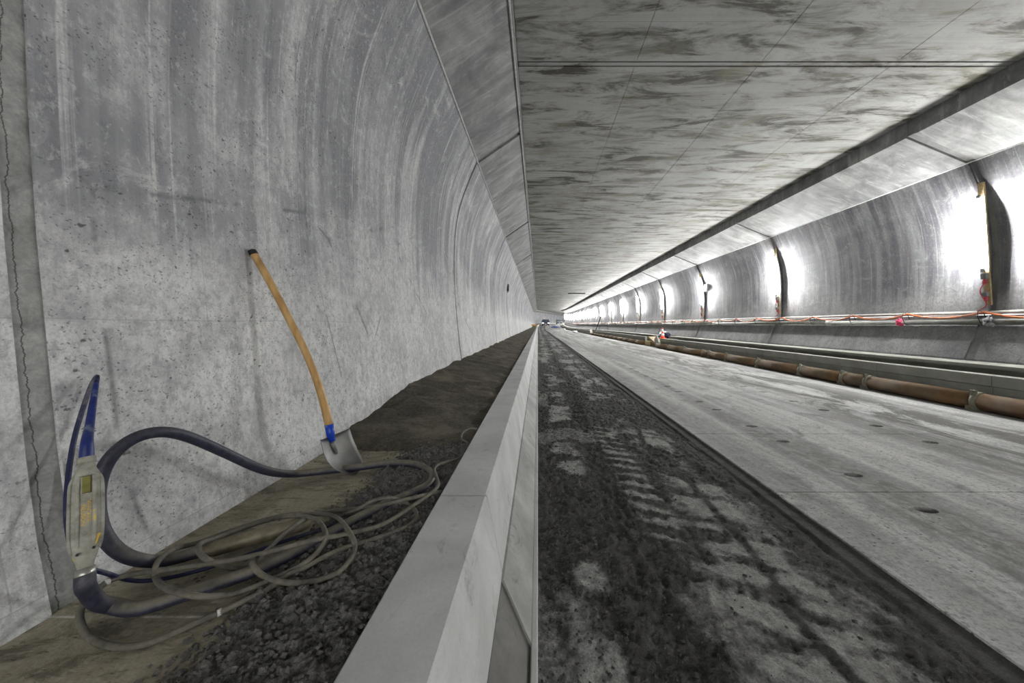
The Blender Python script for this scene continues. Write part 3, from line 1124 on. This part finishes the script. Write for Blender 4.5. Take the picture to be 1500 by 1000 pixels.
S2 = [(z8(1335, 185), .035), (z8(1200, 215), .07), (z8(1050, 250), .05), (z8(900, 270), .03), (z8(780, 285), .03), (z8(720, 305), .045), (z8(660, 345), .075), (z8(600, 392), .05), (z8(545, 445), .035), (z8(500, 485), .05), (z8(468, 508), .06),
      (z8(475, 535), .06), (z8(515, 570), .04), (z8(585, 597), .035), (z8(680, 606), .03), (z8(780, 590), .03), (z8(862, 555), .04), (z8(915, 500), .045), (z8(938, 440), .05), (z8(922, 390), .075), (z8(890, 340), .06), (z8(850, 302), .05), (z8(790, 290), .05),
      (z8(690, 290), .06), (z8(620, 294), .05), (z8(500, 322), .02), (z8(350, 372), .015), (z8(220, 420), .015), (z8(120, 446), .02), (z8(58, 482), .06), (z8(24, 530), .062), (z8(24, 580), .03), (z8(60, 622), .05), (z8(150, 655), .062), (z8(250, 667), .05), (z8(350, 660), .02),
      (z8(430, 640), .02), (z8(550, 592), .03), (z8(650, 545), .03), (z8(705, 515), .045), (z8(765, 465), .05), (z8(800, 410), .065), (z8(800, 365), .055), (z8(770, 322), .05), (z8(715, 300), .06), (z8(640, 300), .05), (z8(560, 312), .03), (z8(450, 345), .02), (z8(300, 400), .03), (z8(228, 425), .068), (z8(222, 460), .07), (z8(255, 495), .06),
      (z8(320, 524), .03), (z8(400, 540), .02), (z8(470, 530), .02)]
tail = [Vector((-.43, 2.06, FZ + .03)), Vector((-.44, 2.13, FZ + .04)), Vector((-.487, 2.17, FZ + .045)), Vector((-.50, 2.26, FZ + .06)), Vector((-.46, 2.34, FZ + .065)), Vector((-.425, 2.36, FZ + .05))]
p1 = tail[::-1] + [F_(p[0], p[1], h) for p, h in S1]
p2 = [F_(p[0], p[1], h) for p, h in S2]
p1 = [Vector((max(v.x, -1.3), v.y, v.z)) for v in p1]
adopt(tube('cable_run', catmull(p1, 7), r, M['cable'], None, 9), cab)
adopt(tube('cable_loop', catmull(p2, 7), r, M['cable'], None, 9), cab)
for (a, b) in ((F_(*z2(1222, 610), .012), F_(*z2(1250, 596), .012)), (F_(*z2(590, 437), .06), F_(*z2(622, 424), .06))):
    adopt(cyl('tape_band', a, b, .0086, M['white'], None, 12), cab)

# ------------------------------------------------------------------ shovel
tipS = F_(527, 690, .004)
shv = empty('shovel', tipS)
tag(shv, 'shovel with curved wooden handle and blue socket leaning against the left wall', 'shovel')
hpix = [(486, 648, 1.795), (482, 622, 1.785), (473, 585, 1.778), (461, 548, 1.77), (446, 512, 1.76), (429, 478, 1.745), (410, 441, 1.73), (391, 405, 1.715), (377, 381, 1.70), (369, 367, 1.695)]
hpt = [Vector(((px - 788) / 500 * yy, yy, CZ - (py - 475) / 500 * yy)) for px, py, yy in hpix]
hs_ = catmull(hpt[1:], 6)
adopt(tube('handle', hs_, [lerp(.0195, .0165, min(1, i / 20)) if i < len(hs_) - 2 else .013 for i in range(len(hs_))], M['wood'], None, 12), shv)
end = hs_[-1]; dirn = (hs_[-1] - hs_[-2]).normalized()
adopt(tube('handle_end', [end - dirn * .022, end, end + dirn * .006], [.0185, .0175, .008], M['black'], None, 12), shv)
adopt(tube('socket', [hpt[0] + (hpt[1] - hpt[0]) * t for t in (-.15, .5, 1.05)], [.0165, .020, .0212], M['blue'], None, 14), shv)
# blade: round-point pan, dished
shL = Vector(((459 - 788) / 500 * 1.665, 1.665, CZ - (653 - 475) / 500 * 1.665))
shR = Vector(((503 - 788) / 500 * 1.91, 1.91, CZ - (635 - 475) / 500 * 1.91))
mid = (shL + shR) / 2
side = (shR - shL); wid = side.length; side.normalize()
down = (tipS - mid); ln = down.length
down = (down - side * down.dot(side)).normalized(); ln = min(ln, .235)
bn = side.cross(down).normalized()
if bn.x < 0: bn = -bn
NU, NV = 14, 14
V, F = [], []
for layer in (0, 1):
    for i in range(NV + 1):
        v = i / NV
        if v < .45: hw = wid / 2 * (1 + .04 * math.sin(v * 3))
        else:
            q_ = (v - .45) / .55
            hw = wid / 2 * math.sqrt(max(0.0, 1 - q_ ** 2.1)) * 1.0
        hw = max(hw, .006)
        for j in range(NU + 1):
            uu = j / NU * 2 - 1
            rise_ = (.040 * uu * uu) * (1 - .35 * v) + .018 * (1 - v) ** 2 - .02 * math.sin(v * math.pi)
            top_c = -.012 * (1 - uu * uu) * max(0, 1 - v * 8)
            p = mid + side * (hw * uu) + down * (v * ln + top_c) + bn * (rise_ - .012 + (-.0018 if layer else 0))
            V.append(p)
        pass
row = NU + 1
off = row * (NV + 1)
for i in range(NV):
    for j in range(NU):
        a = i * row + j
        F.append((a, a + 1, a + row + 1, a + row))
        F.append((off + a, off + a + row, off + a + row + 1, off + a + 1))
for j in range(NU):
    F.append((j, off + j, off + j + 1, j + 1))
    a = NV * row + j
    F.append((a, a + 1, off + a + 1, off + a))
for i in range(NV):
    a = i * row
    F.append((a, a + row, off + a + row, off + a))
    a = i * row + NU
    F.append((a, off + a, off + a + row, a + row))
o = fixn(mesh('blade', V, F, M['blade'], None, True)); adopt(o, shv)
o['label'] = 'grey steel shovel blade'
sub(tube('socket_strap', [hpt[0] + bn * .004, mid + down * .03 - bn * .004, mid + down * .085 - bn * .016], [.016, .014, .004], M['blade'], None, 10), o)

# ------------------------------------------------------------------ cable channel on the lamp side
def channel(y0, y1, label):
    ch = empty('cable_channel', (6.55, y0, 0))
    tag(ch, label, 'cable channel', 'open cable channels along the lamp side')
    k = max(1, round((y1 - y0) / 1.63)) if y1 < 60 else int((y1 - y0) / 1.63)
    fp = [(6.40, -.05), (6.40, .155), (6.418, .165), (6.418, .335), (6.40, .345), (6.40, .492), (6.405, .497), (6.575, .497), (6.58, .492), (6.52, .40), (6.52, -.05)]
    bp_ = [(7.28, -.05), (7.28, .54), (6.86, .548), (6.86, .598), (6.868, .606), (7.33, .606), (7.335, .60), (7.335, -.05)]
    ya = [lerp(y0, y1, i / k) for i in range(k + 1)]
    for a, b in zip(ya[:-1], ya[1:]):
        if a > 60 and (len(ysamples(a, b)) > 9): continue
        adopt(prism('front_panel', fp, a + .003, b - .003, M['channel']), ch)
        adopt(prism('back_panel', bp_, a + .75 * 0 + .003, b - .003, M['channel']), ch)
    adopt(prism('channel_bed', [(6.50, -.05), (7.16, -.05), (7.16, .05), (6.50, .05)], y0 + .02, y1 - .02, M['soil']), ch)  # dark soil colour stands in for the shade down in the slot
    return ch


channel(-5.0, 17.9, 'near run of open concrete cable channel ending at the traffic cone')
channel(20.4, 40.0, 'middle run of open concrete cable channel beyond the traffic cone')
channel(41.2, 120.0, 'far run of open concrete cable channel towards the vehicles')


def drain(y0, y1, clamps, label, mat):
    d = empty('drain_pipe', (6.26, y0, 0))
    tag(d, label, 'pipe', 'drain pipes at the foot of the cable channels')
    cs = [y0] + clamps + [y1]
    PX, PZ, PR = 6.262, .128, .122
    for a, b in zip(cs[:-1], cs[1:]):
        adopt(tube('pipe_section', [(PX, a, PZ), (PX, b, PZ)], PR, mat, None, 20), d)
    for c in clamps:
        o = tube('pipe_clamp', [(PX, c - .035, PZ), (PX, c - .03, PZ), (PX, c + .03, PZ), (PX, c + .035, PZ)], [PR, PR + .014, PR + .014, PR], M['clamp'], None, 20)
        adopt(o, d)
        adopt(orient_box('clamp_bracket', (PX - .075, c + .02, PZ + .075), (1, 0, 0), (0, 1, 0), (0, 0, 1), .06, .05, .17, M['clamp'], None, .006), d)
        adopt(orient_box('clamp_foot', (PX - .09, c + .03, .035), (1, 0, 0), (0, 1, 0), (0, 0, 1), .08, .09, .07, M['clamp'], None, .006), d)
    return d


drain(-5, 17.9, [-1.6, 0., 1.6, 3.2, 4.83, 6.43, 6.93, 8.05, 9.6, 11.2, 12.3, 12.8, 14.4, 16.2], 'orange-brown drain pipe with clamps along the near cable channel', M['brown'])
drain(20.4, 40, [21.6, 23.2, 24.8, 26.4, 28, 29.6, 31.2, 32.8, 34.4, 36, 37.6], 'grey-brown drain pipe with clamps along the middle cable channel', M['brown'])

# ------------------------------------------------------------------ services on the ledge
PXW, PZW = 7.70, CZ + .045
pw = empty('ledge_pipe', (PXW, -8, PZW))
tag(pw, 'straight grey plastic pipe running along the ledge of the lamp-side wall', 'pipe')
ys = [-8, 2.6, 9.0, 14.9, 21, 27, 33, 39, 45, 51, 57, 63, 69]
for a, b in zip(ys[:-1], ys[1:]):
    adopt(tube('pipe_section', [(PXW, a, PZW), (PXW, b, PZW)], .052, M['pipe'], None, 14), pw)
    adopt(tube('pipe_coupling', [(PXW, b - .09, PZW), (PXW, b - .085, PZW), (PXW, b + .085, PZW), (PXW, b + .09, PZW)], [.052, .062, .062, .052], M['conduit'], None, 14), pw)
o = tube('conduit', [(7.825, yy, CZ + .205 + .006 * math.sin(yy * 1.7)) for yy in np.arange(-8, 110, .6)], .032, M['conduit'], None, 10)
tag(o, 'pale corrugated conduit lying on the ledge behind the orange cable', 'conduit')
o.data.update()
# bend the conduit with the bore
for v in o.data.vertices: v.co = Vector(bend(*v.co))
sag = []
ties = [5.9 - 1.22 * 9 + 1.22 * i for i in range(70)]
for a, b in zip(ties[:-1], ties[1:]):
    s_ = random.uniform(.085, .125)
    for k in range(8):
        t = k / 8
        sag.append(bend(7.715 - .02 * math.sin(t * math.pi), lerp(a, b, t), CZ + .215 - s_ * 4 * t * (1 - t)))
o = tube('orange_cable', sag, .020, M['orange'], None, 8)
tag(o, 'orange power cable hanging in shallow sags between black ties', 'cable')
for i, t in enumerate(ties):
    if t < 5.5 or t > 40: continue
    ring = [(7.70 + .068 * math.cos(a), t + .02 + .03 * math.sin(a), CZ + .115 + .125 * math.sin(a)) for a in np.linspace(0, math.tau, 22)]
    o = tube('cable_tie', ring, .006 if t < 12 else .009, M['black'], None, 5)
    if t < 8.4:
        lab = {0: 'black wire tie holding orange cable below the nearest lamp', 1: 'black wire tie holding orange cable beside the pink rag', 2: 'black wire tie holding the cable, second beyond the nearest lamp'}[min(2, int(round((t - 5.9) / 1.22)) if t > 5 else 0)] if t > 5 else 'black wire tie holding cable at the right picture edge'
    else:
        lab = 'small black wire tie holding the orange cable to the pipe farther along'
    tag(o, lab, 'cable tie', 'wire ties on the ledge pipe')


def rag(name, p, mat, label, s=.085, mat2=None):
    bm = bmesh.new()
    bmesh.ops.create_icosphere(bm, subdivisions=3, radius=1)
    for v in bm.verts:
        c = v.co.copy()
        k = .75 + .35 * math.sin(c.x * 7 + c.z * 5) * math.cos(c.y * 6 + c.z * 9)
        v.co = Vector((p[0] + c.x * s * .75 * k, p[1] + c.y * s * 1.0 * k, p[2] + c.z * s * 1.15 * k))
    me = bpy.data.meshes.new(name); bm.to_mesh(me); bm.free()
    o = link(name, me, mat, None, True)
    tag(o, label, 'rag')
    return o


rag('knotted_rag', (7.66, 7.23, CZ + .045), M['pink'], 'bright pink rag knotted around the grey ledge pipe')
rg = plain('striped_rag', (.42, .42, .44), .8, 0, (.03, .03, .035), .55, 28)
rag('knotted_rag', (7.66, 5.80, CZ + .045), rg, 'grey and black rag knotted on the pipe below the nearest lamp', .09)

# ------------------------------------------------------------------ fluorescent lamps, one at each joint
def lamp(yj, label, detailed):
    t = empty('tube_lamp', bend(7.80, yj, CZ + .36))
    tag(t, label, 'lamp', 'fluorescent tubes at the wall joints')
    dx = .07 if yj > 88 else 0
    top = Vector(bend(7.70 - dx, yj, CZ + 2.46)); bot = Vector(bend(7.835 - dx, yj, CZ + .34))
    a = (top - bot).normalized(); fy = Vector((0, 1, 0)); fx = a.cross(fy).normalized()
    if fx.x > 0: fx = -fx
    adopt(orient_box('batten', (top + bot) / 2, fx, fy, a, .03, .085, (top - bot).length, M['timber'], None, .004), t)
    c0 = bot + a * .62 + fx * .055 + fy * .012; c1 = bot + a * 1.88 + fx * .055 + fy * .012
    adopt(cyl('tube', c0 + a * .03, c1 - a * .03, .019, M['tube'], None, 12), t)
    adopt(cyl('end_cap', c0 - a * .05, c0 + a * .03, .026, M['grey'], None, 12), t)
    adopt(cyl('end_cap', c1 - a * .03, c1 + a * .03, .026, M['grey'], None, 12), t)
    if detailed:
        sb_ = adopt(orient_box('socket_box', bot + a * .50 + fx * .045, fx, fy, a, .06, .075, .10, M['grey'], None, .01), t)
        sub(cyl('plug', bot + a * .37 + fx * .05, bot + a * .45 + fx * .05, .028, M['red'], None, 12, .02), sb_)
        sb_ = adopt(orient_box('socket_box', bot + a * .19 + fx * .045, fx, fy, a, .06, .07, .08, M['grey'], None, .01), t)
        sub(cyl('plug', bot + a * .07 + fx * .05, bot + a * .15 + fx * .05, .028, M['red'], None, 12, .02), sb_)
        pts = catmull([bot + a * .37 + fx * .05, bot + a * .30 + fx * .075 + fy * .04, bot + a * .22 + fx * .08 + fy * .045, bot + a * .12 + fx * .07 + fy * .02, bot + a * .07 + fx * .05], 5)
        adopt(tube('lead', pts, .007, M['red'], None, 7), t)
        adopt(tube('drop_lead', catmull([bot + a * .07 + fx * .05, bot - a * .02 + fx * .06, bot - a * .10 + fx * .08 + fy * .1], 5), .007, M['red'], None, 7), t)


ords = ['nearest', 'second', 'third', 'fourth', 'fifth', 'sixth', 'seventh', 'eighth', 'ninth']
k = 0
for yj in joints:
    if 5 < yj < 172:
        lab = (f'{ords[k]} lit fluorescent tube from the right on a timber batten' if k else 'nearest and largest lit fluorescent tube on a pale timber batten') if k < 9 else 'small distant lit fluorescent tube in the receding row on the wall'
        lamp(yj - .02, lab, k < 4)
        k += 1

# ------------------------------------------------------------------ traffic cone and site clutter
tc = empty('traffic_cone', (6.46, 17.75, .497))
tag(tc, 'red and white striped traffic cone standing on the end of the channel', 'traffic cone')
bz = .497
adopt(boxm('base', 6.33, 6.63, 17.6, 17.9, bz, bz + .03, M['cone'], None, .008), tc)
zs = [.03, .14, .25, .36, .47, .55]
for i in range(5):
    r0 = lerp(.115, .022, (zs[i] - .03) / .52); r1 = lerp(.115, .022, (zs[i + 1] - .03) / .52)
    adopt(tube('stripe', [(6.48, 17.75, bz + zs[i]), (6.48, 17.75, bz + zs[i + 1])], [r0, r1], M['cone_white'] if i % 2 else M['cone'], None, 16), tc)

o = orient_box('timber_block', (6.62, 19.2, .33), (1, 0, 0), (0, .97, .24), (0, -.24, .97), .5, 1.1, .12, M['timber'], None, .01)
tag(o, 'pale timber block lying in the gap between the channel runs', 'timber')
o = orient_box('timber_block', (6.45, 19.7, .13), (1, 0, 0), (0, 1, 0), (0, 0, 1), .25, .9, .26, M['timber'], None, .01)
tag(o, 'low upright timber block at the foot of the channel gap', 'timber')
o = orient_box('formwork_board', (6.40, 18.35, .26), (1, 0, 0), (0, .55, .83), (0, -.83, .55), .05, .65, .5, M['conduit'], None, .006)
tag(o, 'pale formwork board leaning at the channel end under the cone', 'board')
bm = bmesh.new(); bmesh.ops.create_icosphere(bm, subdivisions=3, radius=1)
for v in bm.verts:
    c = v.co.copy(); kx = 1 + .15 * math.sin(c.x * 5 + c.y * 7)
    v.co = Vector((6.95 + c.x * .26 * kx, 18.7 + c.y * .4 * kx, .62 + c.z * .2 * kx))
me = bpy.data.meshes.new('sack'); bm.to_mesh(me); bm.free()
o = link('sack', me, M['van'], None, True); tag(o, 'dark blue sack lying behind the traffic cone', 'sack')

o = cyl('steel_rod', (7.05, 42.2, .25), (7.62, 41.0, 2.3), .05, M['black'], None, 8); tag(o, 'dark steel rod leaning against the lamp-side wall', 'rod')
o = orient_box('plank', (6.35, 40.6, .28), (1, 0, 0), (0, .75, .66), (0, -.66, .75), .3, .95, .06, M['conduit'], None, .005); tag(o, 'pale plank leaning at the end of the middle channel', 'plank')
o = orient_box('roof_bar', ((3.4 + 5.35) / 2, 38.6, CH - .045), (1, 0, 0), (0, 1, 0), (0, 0, 1), 1.95, .18, .09, M['black'], None, .01); tag(o, 'dark bar fixed across the ceiling far down the tunnel', 'bar')
for sx, lab in ((-1.44, 'small dark box mounted on the left wall'), (7.90, 'small grey box mounted on the lamp-side wall by the third lamp')):
    t = empty('junction_box', (sx, 16.0, CZ + 1.7)); tag(t, lab, 'junction box')
    s = 1 if sx < 0 else -1
    m = M['black'] if sx < 0 else M['grey']
    adopt(boxm('box', min(sx, sx + s * .07), max(sx, sx + s * .07), 15.8, 16.1, CZ + 1.55, CZ + 1.88, m, None, .012), t)
    adopt(boxm('lid', min(sx + s * .065, sx + s * .085), max(sx + s * .065, sx + s * .085), 15.82, 16.08, CZ + 1.57, CZ + 1.86, m, None, .006), t)
    adopt(cyl('gland', (sx + s * .03, 15.95, CZ + 1.49), (sx + s * .03, 15.95, CZ + 1.56), .02, m, None, 10), t)

# orange site barrier on the fill far away
t = empty('site_barrier', (-.85, 69, .62)); tag(t, 'small orange barrier standing on the dark fill far down the left side', 'barrier')
adopt(boxm('board', -1.3, -.35, 68.97, 69.03, .98, 1.22, M['orange_board'], None, .01), t)
for x in (-1.2, -.45):
    adopt(boxm('leg', x - .03, x + .03, 68.95, 69.05, .5, 1.0, M['orange_board'], None, .005), t)


# vehicles far down the bore
def van(cx, cy, w, h, l, label, mat, scale=1.0):
    gx, gy, gz = bend(cx, cy, 0)
    t = empty('parked_vehicle', (gx, gy, gz)); tag(t, label, 'vehicle')
    pr = [(0, .35), (0, .95 * h * .55), (.25, h * .58), (.75, h * .97), (1.0, h), (l, h), (l, .35)]
    V, F = [], []
    for x in (-w / 2, w / 2):
        for (yy, zz) in pr: V.append((gx + x * (1 - .06 * (zz / h)), gy + yy, gz + zz))
    n = len(pr)
    F.append(tuple(range(n))); F.append(tuple(n + i for i in range(n))[::-1])
    for i in range(n):
        j = (i + 1) % n; F.append((i, j, n + j, n + i))
    body = adopt(fixn(mesh('body', V, F, mat)), t)
    a = Vector((gx, gy + .5 - .01, gz + h * .775)); up_ = Vector((0, .5, h * .39)).normalized(); nn_ = Vector((0, -up_.z, up_.y))
    sub(orient_box('windscreen', a, (1, 0, 0), up_, nn_, w * .84, .62, .03, M['glass'], None, .005), body)
    for s in (-1, 1):
        adopt(cyl('headlamp', (gx + s * w * .36, gy - .01, gz + .8), (gx + s * w * .36, gy + .05, gz + .8), .11, M['headlamp'] if label.startswith('dark') else M['cone_white'], None, 12), t)
        for yy in (.7, l - .8):
            adopt(cyl('wheel', (gx + s * (w / 2 - .2), gy + yy, gz + .33), (gx + s * (w / 2 + .01), gy + yy, gz + .33), .33, M['black'], None, 16), t)
        adopt(boxm('mirror', gx + s * (w / 2 + .12) - .1, gx + s * (w / 2 + .12) + .1, gy + .5, gy + .6, gz + 1.2, gz + 1.5, M['black'], None, .01), t)
    bump_ = adopt(boxm('bumper', gx - w / 2, gx + w / 2, gy - .08, gy + .1, gz + .38, gz + .62, M['black'], None, .02), t)
    sub(boxm('number_plate', gx - .26, gx + .26, gy - .1, gy - .07, gz + .45, gz + .57, M['cone_white'], None, .003), bump_)


van(1.75, 105, 2.15, 1.95, 5.0, 'dark blue van standing at the far end of the carriageway', M['van'])
van(4.9, 125, 2.0, 1.8, 4.6, 'smaller grey vehicle behind and right of the dark van', M['grey'])
gx, gy, gz = bend(4.6, 92, 0)
bm = bmesh.new(); bmesh.ops.create_grid(bm, x_segments=14, y_segments=14, size=.5)
for v in bm.verts:
    c = v.co.copy(); hgt = .38 * max(0, 1 - (2 * abs(c.x)) ** 3) * max(0, 1 - (2 * abs(c.y)) ** 3) + .05 * math.sin(c.x * 17) * math.sin(c.y * 14)
    v.co = Vector((gx + c.x * 2.4, gy + c.y * 4, gz + .02 + max(0, hgt)))
me = bpy.data.meshes.new('tarpaulin'); bm.to_mesh(me); bm.free()
o = link('tarpaulin', me, M['tarp'], None, True); tag(o, 'blue tarpaulin over a low pile near the far vehicles', 'tarpaulin')
for (x, yy, lab) in ((5.75, 76, 'white plastic sack on the slabs far down the lane'), (5.6, 52, 'flat white debris by the far cable channel')):
    gx, gy, gz = bend(x, yy, 0)
    bm = bmesh.new(); bmesh.ops.create_icosphere(bm, subdivisions=2, radius=1)
    for v in bm.verts:
        c = v.co.copy(); kk = 1 + .2 * math.sin(c.x * 6 + c.z * 4)
        v.co = Vector((gx + c.x * .45 * kk, gy + c.y * .6 * kk, gz + .13 + c.z * .14 * kk))
    me = bpy.data.meshes.new('white_sack'); bm.to_mesh(me); bm.free()
    tag(link('white_sack', me, M['cone_white'], None, True), lab, 'sack')
for i, yy in enumerate((44.0, 60.0)):
    o = boxm('marker_post', .28, .34, yy, yy + .05, -.03, .16, M['cone_white'], None, .01)
    tag(o, ['small white marker post standing in the dirt beside the kerb', 'tiny white marker post farther along the dirt strip'][i], 'post')
